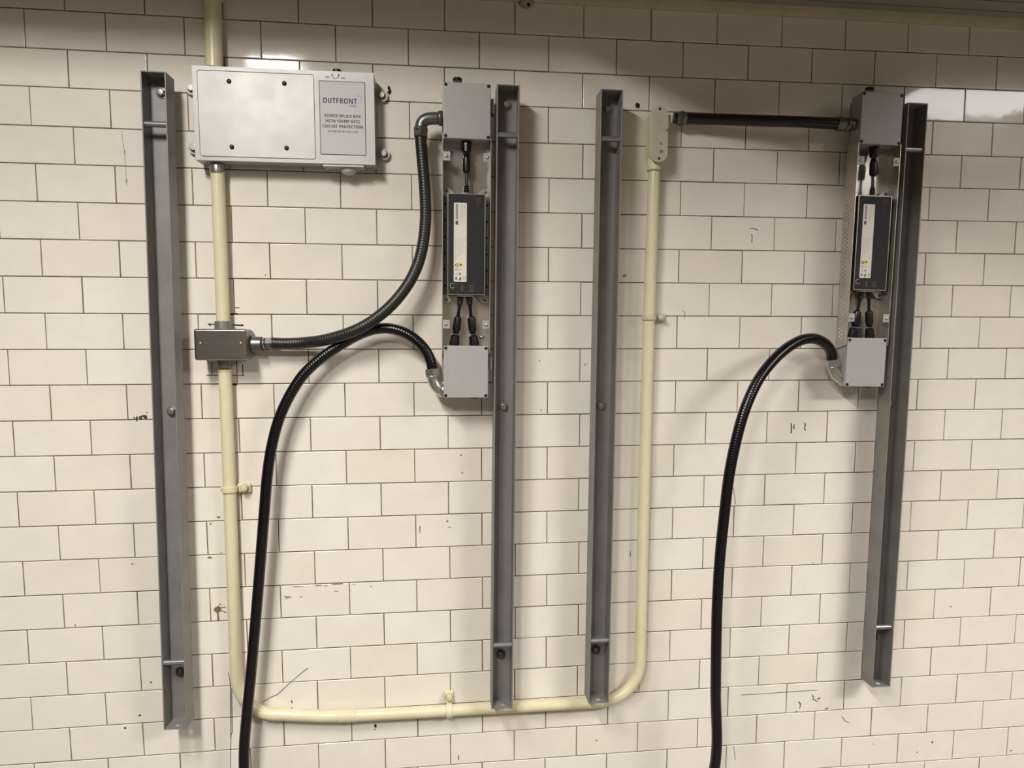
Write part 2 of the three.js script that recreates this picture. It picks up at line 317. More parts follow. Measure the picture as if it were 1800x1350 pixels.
part('stain', [blot([-0.7562, 1.1169], 0.006, 0.0025, 5), blot([-0.734, 1.2078], 0.004, 0.002, 6), blot([-0.752, 1.1929], 0.0015, 0.004, 7, -0.6), blot([-0.7316, 1.1264], 0.001, 0.003, 9, 0.3)], M.stain, wallBack, 'small chips of bare clay at tile edges');
part('spot', [blot([-0.4024, 0.7002], 0.0028, 0.0055, 11), blot([-0.4039, 0.6919], 0.0018, 0.0018, 12), blot([-0.9529, 0.7323], 0.0028, 0.0026, 13), blot([-0.9205, 0.7597], 0.0024, 0.0022, 14), blot([-0.5898, 0.7717], 0.0012, 0.004, 15, 0.3), blot([-0.5902, 0.7566], 0.0014, 0.0014, 16), blot([1.0089, 0.5624], 0.0022, 0.0032, 17), blot([0.9684, 0.5382], 0.0022, 0.0014, 18), blot([0.1247, 0.6281], 0.0026, 0.0013, 19, -0.6), blot([-0.199, 1.3362], 0.0016, 0.0022, 20), blot([-0.1967, 1.2954], 0.0012, 0.002, 21), blot([-0.0198, 1.5507], 0.0015, 0.0016, 22), blot([-0.0154, 1.4372], 0.0015, 0.0012, 23), blot([-0.6166, 1.7369], 0.0009, 0.0022, 24), blot([0.6611, 1.0519], 0.0024, 0.0008, 25), blot([1.0541, 1.1253], 0.001, 0.0014, 26), blot([0.9116, 1.4472], 0.0009, 0.0022, 27)], M.ink, wallBack, 'small black specks');
part('spot', [blot([0.1763, 1.7436], 0.005, 0.003, 31, 0.5), blot([-0.9192, 1.1087], 0.0032, 0.0014, 32, 0.4), blot([-1.0443, 0.975], 0.0012, 0.003, 33, 0.3), blot([-0.8934, 0.8358], 0.003, 0.0028, 34), blot([0.4161, 0.5505], 0.002, 0.0016, 35), blot([-0.2319, 1.1835], 0.0024, 0.003, 36), blot([-0.2942, 1.1668], 0.0016, 0.009, 37), blot([-0.2268, 1.1686], 0.004, 0.0012, 38), blot([0.2008, 1.0915], 0.0014, 0.009, 39), blot([1.2345, 0.524], 0.0045, 0.0018, 40), blot([1.0369, 0.9236], 0.004, 0.0012, 41), blot([-0.2098, 0.6091], 0.0016, 0.007, 42), blot([0.0865, 1.5412], 0.001, 0.0035, 43, -0.7), blot([0.8461, 0.5684], 0.003, 0.001, 44), blot([-0.8913, 1.9864], 0.0012, 0.004, 45), blot([-0.8908, 1.9287], 0.0014, 0.004, 46), ribbon([[-0.8953, 2.0297], [-0.8942, 2.0069], [-0.8919, 1.9863], [-0.8915, 1.9495], [-0.8912, 1.9206]], 0.0006)], M.inkFaint, wallBack, 'faint grey smudges');
part('scuff', [blot([-0.567, 1.0426], 0.012, 0.0010, 51), blot([-0.5231, 1.0434], 0.008, 0.0012, 52), blot([-0.4827, 1.0451], 0.014, 0.0018, 53), blot([-0.5067, 1.0421], 0.004, 0.0014, 54), ribbon([[-0.5987, 1.0214], [-0.5913, 1.0191], [-0.5838, 1.0194]], 0.0026), ribbon([[-0.5977, 1.016], [-0.5876, 1.0176]], 0.0010), blot([-0.5626, 1.0185], 0.004, 0.0008, 55), blot([-0.4843, 1.0284], 0.007, 0.001, 56), blot([-0.4539, 1.0292], 0.0016, 0.0016, 57), blot([-0.4066, 1.0359], 0.003, 0.0008, 58), blot([-0.4434, 1.0434], 0.004, 0.0008, 59)], M.scuff, wallBack, 'scuffed and chipped top edge of a tile');
for (const [c, r, s] of [[[-0.3483, 2.1357], 0.0042, 61], [[-0.3473, 2.1281], 0.0045, 62], [[0.1995, 2.1209], 0.0055, 63]]) part('anchor_hole', blot(c, r, r * 1.15, s), M.holeDark, wallBack, 'dark drilled anchor hole');

// ---------------------------------------------------------------- ceiling lamps (out of the picture; their light and mirror image are in it)
for (const [x, width, power, z0, length, where] of LAMPS) {
  const t = thing('ceiling_light', `ceiling light, ${where}`, 'ceiling light', [x, LAMP_Y, z0]);
  const w = width / 2;
  part('housing', rbox(-w - 0.02, w + 0.02, 0.006, 0.18, -0.02, length + 0.02, 0.006), M.lampHousing, t);
  for (const s of [-1, 1]) part('side_rail', box(Math.min(s * (w + 0.006), s * (w + 0.02)), Math.max(s * (w + 0.006), s * (w + 0.02)), -0.004, 0.01, -0.02, length + 0.02), M.lampHousing, t);
  part('diffuser', box(-w, w, 0.001, 0.0065, 0, length), M.diffuser, t);
  const l = new THREE.RectAreaLight(LAMP_COLOR, LAMP_POWER * power, width, length);
  l.position.set(0, -0.001, length / 2); l.rotation.x = -Math.PI / 2;
  t.add(l);
}
// ---------------------------------------------------------------- steel mounting channels
function hexBolt(parent, x, y, z, { r = 0.0085, washer = 0.0112, h = 0.008, mat = M.bolt } = {}) {
  const w = part('washer', turned([x, y, z], [x, y, z + 0.002], [[0, 0], [0, washer], [0.7, washer], [1, washer * 0.95], [1, 0]], 22), mat, parent);
  const b = part('bolt', [hexNut([x, y, z + 0.002], [x, y, z + 0.002 + h * 0.75], r), turned([x, y, z + 0.002 + h * 0.75], [x, y, z + 0.002 + h], [[0, r * 0.86], [0.6, r * 0.8], [1, r * 0.6], [1, 0]], 18)], mat, parent);
  return [w, b];
}
const CH = { w: 0.024, L: 1.36, z0: 0.034, z1: 0.080, t: 0.0028 };
function makeChannel(label) {
  const t = thing('mounting_channel', label, 'steel channel', [0, 0, 0], 'upright steel mounting channels');
  const { w, L, z0, z1, t: k } = CH;
  part('web', box(-w, w, 0, L, z0, z0 + k), M.steelGrey, t);
  for (const s of [-1, 1]) part('flange', rbox(s > 0 ? w - k : -w, s > 0 ? w : -w + k, 0, L, z0, z1, 0.0009, 1), M.steelGrey, t);
  part('end_plate', rbox(-w + 0.0005, w - 0.0005, L - k, L, z0, z1, 0.0009, 1), M.steelGrey, t);
  const hole = roundRect(-w + 0.0005, w - 0.0005, z0, z1, 0.0004);
  const h = new THREE.Path(); h.absellipse(0.002, 0.0645, 0.0058, 0.0058, 0, Math.PI * 2, true); hole.holes.push(h);
  part('end_plate', metricUV(new THREE.ExtrudeGeometry(hole, { depth: 0.0016, bevelEnabled: false, curveSegments: 10 }).rotateX(Math.PI / 2).translate(0, 0.0016, 0)), M.steelGrey, t, 'bottom end plate with a drilled hole');
  for (const y of [0.146, 1.2605]) part('cross_rod', rod([-w + k, y, 0.0705], [w - k, y, 0.0705], 0.0058, 0.0058, 18), M.steelRod, t);
  for (const y of [0.109, 0.683, 1.331]) {
    hexBolt(t, 0, y, z0 + k, { mat: y < 0.2 ? M.boltDark : M.bolt });
    part('spacer', rod([0.002, y, 0.0008], [0.002, y, z0], 0.0048, 0.0048, 14), M.steelGrey, t);
  }
  return t;
}
const ch1 = makeChannel('left-most tall grey steel channel, between bare tiles and the power splice box');
const CHANNELS = [[-0.8171, 0.766], [-0.1133, 0.768], [0.1098, 0.767], [0.8040, 0.765]];
const TILT = [-0.0125, -0.0110, -0.0088, -0.0105];
ch1.position.set(CHANNELS[0][0], CHANNELS[0][1], 0); ch1.rotation.z = TILT[0];
['tall grey steel channel right against the wider open cable tray with the grey flexible hose', 'tall grey steel channel standing beside the cream vertical conduit with the oval fitting', 'right-most tall grey steel channel, next to the perforated cable tray'].forEach((l, i) => {
  const c = copyOf(ch1, [...CHANNELS[i + 1], 0], TILT[i + 1], l);
  if (i < 2) part('shim', rbox(0.008, CH.w + 0.0022, 0.674, 0.692, 0.0008, CH.z0, 0.001, 1), M.steelGrey, c, 'packing shim behind the middle bolt');
});

// ---------------------------------------------------------------- power splice box
{
  const X0 = -0.7363, X1 = -0.3756, Y0 = 1.9640, Y1 = 2.1497, ZB = 0.006, ZF = 0.050;
  const t = thing('splice_box', 'wide bright aluminium power splice box with a printed label and four black screws', 'electrical box', [(X0 + X1) / 2, Y0, 0]);
  wpart('body', rbox(X0, X1, Y0, Y1, ZB, ZF - 0.0015, 0.0018), M.aluminium, t);
  // front sheet with the cut-out for the access plate
  const face = roundRect(X0, X1, Y0, Y1, 0.0015), cut = new THREE.Path(roundRect(-0.7266, -0.4967, 1.9716, 2.1413, 0.005).getPoints(8)); face.holes.push(cut);
  wpart('front_sheet', plate(face, ZF - 0.0018, ZF, 0.0003), M.aluminium, t);
  const ap = wpart('access_plate', plate(roundRect(-0.7256, -0.4977, 1.9726, 2.1403, 0.0045), ZF - 0.0018, ZF + 0.0006, 0.0004), M.aluminiumPlate, t, 'large access plate held by four black screws');
  for (const [x, y] of [[-0.6646, 2.1210], [-0.5558, 2.1213], [-0.6636, 1.9920], [-0.5551, 1.9930]]) wpart('screw', turned([x, y, ZF + 0.0004], [x, y, ZF + 0.0034], [[0, 0.0048], [0.5, 0.0046], [1, 0.003], [1, 0]], 16), M.screw, ap);
  // printed label plate
  const c = document.createElement('canvas'); c.width = 640; c.height = 1000;
  const k = c.getContext('2d');
  k.fillStyle = '#c9c6c2'; k.fillRect(0, 0, 640, 1000);
  k.strokeStyle = '#4c463e'; k.lineWidth = 9; k.strokeRect(5, 5, 630, 990);
  k.textAlign = 'center'; k.fillStyle = '#2c1758'; k.font = 'bold 98px sans-serif';
  k.save(); k.translate(285, 300); k.scale(0.93, 1); k.fillText('OUTFRONT', 0, 0); k.restore();
  k.fillStyle = '#6a5a86'; k.font = 'bold 34px sans-serif'; k.fillText('media', 465, 340);
  k.lineWidth = 9; k.lineCap = 'round';
  for (const [r, a0, a1, col] of [[58, -2.7, 1.2, '#a9bed0'], [42, -2.6, 0.9, '#a9b6d6'], [26, -2.2, 1.0, '#b9c4dc']]) { k.strokeStyle = col; k.beginPath(); k.ellipse(535, 222, r, r * 0.85, 0.2, a0, a1); k.stroke(); }
  k.fillStyle = '#14110f'; k.font = 'bold 55px sans-serif';
  [['POWER SPLICE BOX', 490], ['WITH 15AMP GFCI', 560], ['CIRCUIT PROTECTION', 632]].forEach(([s, y]) => k.fillText(s, 318, y, 600));
  k.font = 'bold 31px sans-serif'; k.fillText('BIT-PART NO. BIT-OFE-LS-001', 318, 692, 420);
  const tex = new THREE.CanvasTexture(c); tex.colorSpace = THREE.SRGBColorSpace; tex.anisotropy = 8;
  const lp = new THREE.PlaneGeometry(0.0935, 0.1478).translate(-0.4405, 2.0562, ZF + 0.0008);
  wpart('label_plate', rbox(-0.4873, -0.3937, 1.9822, 2.1302, ZF - 0.0006, ZF + 0.0007, 0.0005, 1), M.aluminium, t);
  wpart('printed_label', lp, std({ map: tex, roughness: 0.6 }), t, 'printed label with purple lettering over black text');
  // OFF / ON print with its arrow
  const d = document.createElement('canvas'); d.width = 512; d.height = 160;
  const q = d.getContext('2d'); q.clearRect(0, 0, 512, 160);
  q.fillStyle = '#6d665c'; q.font = 'bold 60px sans-serif'; q.textAlign = 'center'; q.fillText('OFF', 80, 125); q.fillStyle = '#4a443c'; q.fillText('ON', 430, 132);
  q.strokeStyle = '#1d1a17'; q.lineWidth = 12; q.beginPath(); q.arc(258, 48, 78, 0.1, Math.PI - 0.1); q.stroke();
  q.fillStyle = '#1d1a17'; for (const s of [-1, 1]) { q.beginPath(); q.moveTo(258 + s * 98, 62); q.lineTo(258 + s * 74, 18); q.lineTo(258 + s * 52, 62); q.fill(); }
  const t2 = new THREE.CanvasTexture(d); t2.colorSpace = THREE.SRGBColorSpace;
  wpart('switch_print', new THREE.PlaneGeometry(0.046, 0.0144).translate(-0.4535, 2.1392, ZF + 0.0004), std({ map: t2, transparent: true, roughness: 0.5 }), t, 'OFF and ON print with a curved arrow');
  wpart('switch_knob', rod([-0.4525, Y1, 0.030], [-0.4525, Y1 + 0.009, 0.030], 0.0095, 0.0088, 20), M.black, t, 'black rotary switch knob');
  // mounting ears with bolts
  for (const [x, y, s] of [[-0.7500, 2.1165, -1], [-0.7502, 1.9968, -1], [-0.3626, 2.1172, 1], [-0.3604, 1.9962, 1]]) {
    const e = new THREE.Shape(); e.moveTo(x - s * 0.030, y - 0.0125); e.lineTo(x, y - 0.0125); e.absarc(x, y, 0.0125, -Math.PI / 2, Math.PI / 2, s < 0); e.lineTo(x - s * 0.030, y + 0.0125);
    const ear = wpart('ear', plate(e, 0.006, 0.0095, 0.0005), M.aluminium, t);
    wpart('ear_bolt', [turned([x, y, 0.0095], [x, y, 0.011], [[0, 0.0092], [1, 0.0088], [1, 0]], 18), hexNut([x, y, 0.011], [x, y, 0.0175], 0.0064), rod([x, y, 0.0005], [x, y, 0.011], 0.0035)], M.bolt, ear);
  }
  // inspection flange and dome lens below, threaded entry for the conduit
  wpart('sensor_flange', rbox(-0.4835, -0.3990, Y0 - 0.0052, Y0 - 0.0008, 0.012, 0.0485, 0.001, 1), M.aluminium, t);
  wpart('sensor_lens', new THREE.SphereGeometry(0.0175, 22, 12, 0, Math.PI * 2, Math.PI / 2, Math.PI / 2).scale(1, 0.72, 0.85).translate(-0.4335, Y0 - 0.0052, 0.028), M.lens, t, 'pale domed lens under the box');
  wpart('conduit_hub', [turned([-0.7012, Y0, 0.024], [-0.7012, Y0 - 0.022, 0.024], [[0, 0], [0, 0.0145], [0.25, 0.0142], [0.3, 0.0152], [0.85, 0.0152], [1, 0.014], [1, 0]], 24)], M.zinc, t, 'galvanised conduit coupling');
  wpart('hub_above', [turned([-0.700, Y1, 0.025], [-0.700, Y1 + 0.003, 0.025], [[0, 0], [0, 0.019], [1, 0.019], [1, 0]], 24)], M.zincDark, t);
}

// ---------------------------------------------------------------- painted conduits
{
  const t = thing('conduit', 'short thick cream conduit rising from the splice box out of the picture', 'conduit', [-0.6995, 2.1525, 0.025]);
  wpart('pipe', sweep([[-0.6995, 2.1527, 0.025], [-0.6975, 2.2816, 0.025], [-0.6968, 2.30, 0.025]], 0.0172, { seg: 26, step: 0.01 }), M.paintCream, t);
  wpart('collar', turned([-0.6968, 2.288, 0.025], [-0.6966, 2.345, 0.025], [[0, 0], [0, 0.0205], [0.04, 0.0225], [1, 0.0225], [1, 0]], 26), M.paintCream, t);
}
{
  const t = thing('conduit', 'straight cream conduit between the splice box and the small steel junction box', 'conduit', [-0.7013, 1.6325, 0.024]);
  wpart('pipe', sweep([[-0.7012, 1.9422, 0.024], [-0.7012, 1.80, 0.024], [-0.7014, 1.6325, 0.024]], 0.0138, { seg: 24, step: 0.02 }), M.paintCream, t);
}
{
  const t = thing('conduit', 'long cream conduit bent into a U from the junction box down to the oval fitting', 'conduit', [-0.22, 0.737, 0.0175]);
  const Z = 0.0175, r = 0.0136, p = [[-0.7020, 1.536, 0.024], [-0.7027, 1.42, 0.021]];
  const bend = (cx, cy, R, a0, a1) => { for (let i = 0; i <= 10; i++) { const a = a0 + (a1 - a0) * i / 10; p.push([cx + R * Math.cos(a), cy + R * Math.sin(a), Z]); } };
  p.push([-0.7035, 1.29, Z], [-0.7040, 1.10, Z], [-0.7042, 0.95, Z]);
  bend(-0.6122, 0.8435, 0.092, Math.PI, Math.PI * 1.5);
  p.push([-0.50, 0.7405, Z], [-0.35, 0.7375, Z], [-0.15, 0.7368, Z], [0.04, 0.7355, Z]);
  bend(0.1265, 0.8335, 0.098, Math.PI * 1.5, Math.PI * 2);
  p.push([0.2250, 0.95, Z], [0.2262, 1.1973, Z], [0.2297, 1.6466, 0.019], [0.2338, 1.93, 0.022], [0.2344, 1.9725, 0.022]);
  wpart('pipe', sweep(p, r, { seg: 24, step: 0.008 }), M.paintCream, t);
  wpart('coupling', rod([-0.4852, 0.7400, Z], [-0.4425, 0.7388, Z], 0.0150, 0.0150, 26), M.paintCream, t);
}
function strap(label, x, y, axis, side, z, r, base) {      // one-hole pipe strap: band over the pipe, foot and bolt beside it
  const t = thing('pipe_strap', label, 'pipe strap', [x, y, 0], 'painted pipe straps');
  const sh = new THREE.Shape(), R0 = r + 0.0003, R1 = r + 0.003;
  sh.absarc(0, z, R1, Math.PI, 0, true); sh.lineTo(R1, 0.0012); sh.lineTo(R0, 0.0012); sh.lineTo(R0, z); sh.absarc(0, z, R0, 0, Math.PI, false);
  if (axis === 'y') part('band', metricUV(new THREE.ExtrudeGeometry(sh, { depth: 0.010, bevelEnabled: true, bevelThickness: 0.001, bevelSize: 0.0006, bevelSegments: 2, curveSegments: 16 }).rotateX(Math.PI / 2).translate(0, 0.010, 0)), base, t);
  else part('band', metricUV(new THREE.ExtrudeGeometry(sh, { depth: 0.011, bevelEnabled: true, bevelThickness: 0.001, bevelSize: 0.0006, bevelSegments: 2, curveSegments: 16 }).rotateX(Math.PI / 2).rotateZ(Math.PI / 2 * side).translate(-0.0055, 0, 0)), base, t);
  const d = r + 0.0165, fx = axis === 'y' ? side * d : 0, fy = axis === 'y' ? 0.005 : d * side;
  part('foot', [axis === 'y' ? rbox(Math.min(side * (r - 0.001), side * (d + 0.013)), Math.max(side * (r - 0.001), side * (d + 0.013)), -0.006, 0.015, 0.0008, 0.010, 0.004) : rbox(-0.011, 0.011, side > 0 ? r - 0.001 : -d - 0.012, side > 0 ? d + 0.012 : -r + 0.001, 0.0008, 0.010, 0.004)], base, t);
  part('strap_bolt', [turned([fx, fy, 0.009], [fx, fy, 0.021], [[0, 0.0098], [0.15, 0.0100], [0.2, 0.0078], [0.75, 0.0076], [1, 0.0052], [1, 0]], 14)], base, t);
  return t;
}
strap('cream pipe strap on the vertical conduit below the small junction box', -0.7040, 1.2690, 'y', 1, 0.0175, 0.0136, M.paintCream);
strap('cream pipe strap on the bottom horizontal conduit run', -0.2310, 0.7368, 'x', 1, 0.0175, 0.0136, M.paintCream);
strap('chipped cream pipe strap on the vertical conduit below the oval fitting', 0.2293, 1.6440, 'y', 1, 0.019, 0.0136, M.paintCreamWorn);

// ---------------------------------------------------------------- small stainless junction box
{
  const X0 = -0.7490, X1 = -0.6435, Y0 = 1.5570, Y1 = 1.6218, ZF = 0.068;
  const t = thing('junction_box', 'small brushed stainless junction box in the left cream conduit', 'electrical box', [-0.702, Y0, 0]);
  wpart('body', rbox(X0 + 0.0015, X1 - 0.0005, Y0 + 0.001, Y1 - 0.001, 0.0006, ZF - 0.006, 0.009, 4), M.castGrey, t);
  const cv = wpart('cover', rbox(X0, X1, Y0, Y1, ZF - 0.011, ZF, 0.0048, 4), M.stainless, t, 'brushed stainless cover with two domed screws');
  for (const x of [-0.7362, -0.6558]) wpart('screw', ball(x, 1.5918, ZF, 0.0034, 1, 0.6), M.bolt, cv);
  wpart('hub', turned([-0.7016, Y1 - 0.003, 0.027], [-0.7016, Y1 + 0.0165, 0.027], [[0, 0], [0, 0.0180], [0.2, 0.0170], [0.9, 0.0168], [1, 0.0158], [1, 0]], 28), M.castGrey, t);
  wpart('hub', turned([-0.7020, Y0 + 0.003, 0.027], [-0.7020, Y0 - 0.0185, 0.026], [[0, 0], [0, 0.0185], [0.25, 0.0165], [0.9, 0.0145], [1, 0.0140], [1, 0]], 28), M.castGrey, t);
  wpart('hub', turned([X1 - 0.003, 1.5895, 0.032], [X1 + 0.0235, 1.5895, 0.034], [[0, 0], [0, 0.0195], [0.3, 0.0165], [0.95, 0.0160], [1, 0.015], [1, 0]], 28), M.zincDark, t);
}

// ---------------------------------------------------------------- oval conduit fitting
{
  const t = thing('conduit_fitting', 'cream oval conduit fitting with a screwed cover on top of the right cream conduit', 'conduit fitting', [0.2350, 1.9720, 0]);
  const oval = (w, y0, y1) => roundRect(0.2355 - w, 0.2355 + w, y0, y1, w - 0.0002);
  wpart('body', plate(oval(0.0178, 1.9895, 2.1035), 0.0035, 0.0445, 0.004, 14), M.paintCream, t);
  const cv = wpart('cover', plate(oval(0.0202, 1.9865, 2.1075), 0.0448, 0.0505, 0.0014, 16), M.paintCreamWorn, t, 'worn oval cover plate');
  for (const y of [1.9945, 2.0995]) wpart('screw', turned([0.2357, y, 0.0500], [0.2357, y, 0.0522], [[0, 0.0032], [0.6, 0.003], [1, 0.002], [1, 0]], 12), M.boltDark, cv);
  wpart('cover_ridge', [0.228, 0.2325, 0.237, 0.2415].map((x, i) => rbox(x - 0.0007, x + 0.0007, 2.022 + (i % 2) * 0.006, 2.072 + (i % 3) * 0.004, 0.0500, 0.0510, 0.0003, 1)), M.paintCreamWorn, cv);
  wpart('hub', turned([0.2350, 2.004, 0.022], [0.2344, 1.9725, 0.022], [[0, 0], [0, 0.0165], [0.9, 0.0165], [1, 0.0158], [1, 0]], 26), M.paintCream, t);
  wpart('hub', turned([0.246, 2.0795, 0.024], [0.2655, 2.0795, 0.026], [[0, 0], [0, 0.0155], [0.9, 0.0152], [1, 0.0145], [1, 0]], 26), M.paintCream, t);
}
// ---------------------------------------------------------------- the two open cable trays with their boxes and drivers
const DEV = [{ o: [-0.1907, 1.4748], t: -0.0104, which: 'beside the grey hose' }, { o: [0.7245, 1.4915], t: -0.0165, which: 'on the right' }];
const devAt = (d, x, y) => [d.o[0] + x * Math.cos(d.t) - y * Math.sin(d.t), d.o[1] + x * Math.sin(d.t) + y * Math.cos(d.t), 0];
// builds a thing in tray coordinates (x across, y up from the lower box's underside) and sets one on each tray
function pair(name, category, group, [bx, by], labels, build) {
  const first = thing(name, labels[0], category, devAt(DEV[0], bx, by), group, DEV[0].t);
  build((n, geo, mat, parent = first, label) => part(n, (Array.isArray(geo) ? join(geo) : geo.clone()).translate(-bx, -by, 0), mat, parent, label));
  copyOf(first, devAt(DEV[1], bx, by), DEV[1].t, labels[1]);
}
const TZ0 = 0.034, TZ1 = 0.078, TX = 0.0510;
pair('cable_tray', 'cable tray', 'open metal cable trays', [0, 0], ['open metal cable tray nearest the picture centre, below the grey hose elbow', 'open metal cable tray with perforated sides on the right-most channel'], (P) => {
  P('back_panel', box(-TX, TX, 0.012, 0.640, TZ0, TZ0 + 0.0016), M.polished);
  const side = (s) => {
    const y0 = 0.094, y1 = 0.543, sh = new THREE.Shape();
    sh.moveTo(TZ0, y0 - 0.010); sh.lineTo(TZ1, y0 + 0.002); sh.lineTo(TZ1, y1); sh.lineTo(TZ0, y1 + 0.006); sh.lineTo(TZ0, y0 - 0.010);
    for (let k = 0; k < 2; k++) for (let y = y0 + 0.012 + k * 0.0045; y < y1 - 0.012; y += 0.0090) { const h = new THREE.Path(); h.absarc(0.0480 + k * 0.0085, y, 0.00165, 0, Math.PI * 2, true); sh.holes.push(h); }
    const g = new THREE.ExtrudeGeometry(sh, { depth: 0.0014, bevelEnabled: false, curveSegments: 4 });   // (z, y) outline
    return metricUV(g.rotateY(-Math.PI / 2).translate(s * TX + (s < 0 ? 0.0014 : 0), 0, 0));
  };
  P('perforated_side', side(-1), M.traySheet); P('perforated_side', side(1), M.traySheet);
  for (const s of [-1, 1]) for (const y of [0.496, 0.1480]) {
    const x0 = s < 0 ? -TX : TX - 0.0165, tab = P('tab', rbox(x0, x0 + 0.0165, y, y + 0.0185, TZ1 - 0.0018, TZ1, 0.0006, 1), M.aluminium);
    P('tab_screw', [turned([x0 + 0.0085, y + 0.009, TZ1], [x0 + 0.0085, y + 0.009, TZ1 + 0.0025], [[0, 0.0040], [0.5, 0.0037], [1, 0.002], [1, 0]], 12)], M.zinc, tab);
  }
  for (const y of [0.470, 0.598, 0.060]) P('bracket', rbox(TX - 0.001, TX + 0.0062, y, y + 0.030, 0.040, 0.066, 0.001, 1), M.steelGrey);
  for (const [x, y] of [[-0.0335, 0.520], [0.036, 0.1300]]) P('panel_screw', turned([x, y, TZ0 + 0.0016], [x, y, TZ0 + 0.006], [[0, 0.0058], [0.5, 0.0056], [1, 0.003], [1, 0]], 14), M.zinc);
});
const enclosure = (P, w, y0, y1) => {
  P('body', rbox(-w + 0.0008, w - 0.0008, y0 + 0.0008, y1 - 0.0008, TZ0 + 0.0016, 0.0722, 0.0025), M.boxGrey);
  const lid = P('lid', rbox(-w, w, y0, y1, 0.0728, 0.0782, 0.0018, 3), M.boxGrey);
  for (const x of [-w + 0.0050, w - 0.0050]) for (const y of [y0 + 0.0050, y1 - 0.0050]) P('lid_screw', turned([x, y, 0.0776], [x, y, 0.0795], [[0, 0.0037], [0.6, 0.0035], [1, 0.0026], [1, 0]], 14), M.screw, lid);
};
pair('enclosure', 'electrical box', 'square grey enclosures on the trays', [0, 0.541], ['square grey enclosure at the top of the tray with the grey hose elbow', 'square grey enclosure at the top of the right-hand tray, half in shade'], (P) => {
  enclosure(P, 0.0492, 0.541, 0.6535);
  const gl = P('gland', [turned([-0.0195, 0.6530, 0.056], [-0.0195, 0.6620, 0.056], [[0, 0], [0, 0.0120], [0.3, 0.0120], [0.35, 0.0104], [1, 0.0102], [1, 0]], 22)], M.zinc, undefined, 'bright metal plug base');
  P('gland_cap', turned([-0.0195, 0.6620, 0.056], [-0.0195, 0.6690, 0.056], [[0, 0], [0, 0.0098], [0.75, 0.0096], [1, 0.0086], [1, 0]], 22), M.black, gl);
  P('plug', turned([0.0205, 0.6530, 0.056], [0.0205, 0.6560, 0.056], [[0, 0], [0, 0.0085], [0.6, 0.0082], [1, 0.0068], [1, 0]], 20), M.black);
});
pair('enclosure', 'electrical box', 'square grey enclosures on the trays', [0, 0], ['square grey enclosure at the bottom of the tray nearest the picture centre', 'square grey enclosure at the bottom of the right-hand tray'], (P) => {
  enclosure(P, 0.0480, 0, 0.1118);
  P('plug', turned([0.0180, 0.0008, 0.056], [0.0180, -0.0032, 0.056], [[0, 0], [0, 0.0112], [0.6, 0.0108], [1, 0.009], [1, 0]], 20), M.black);
});
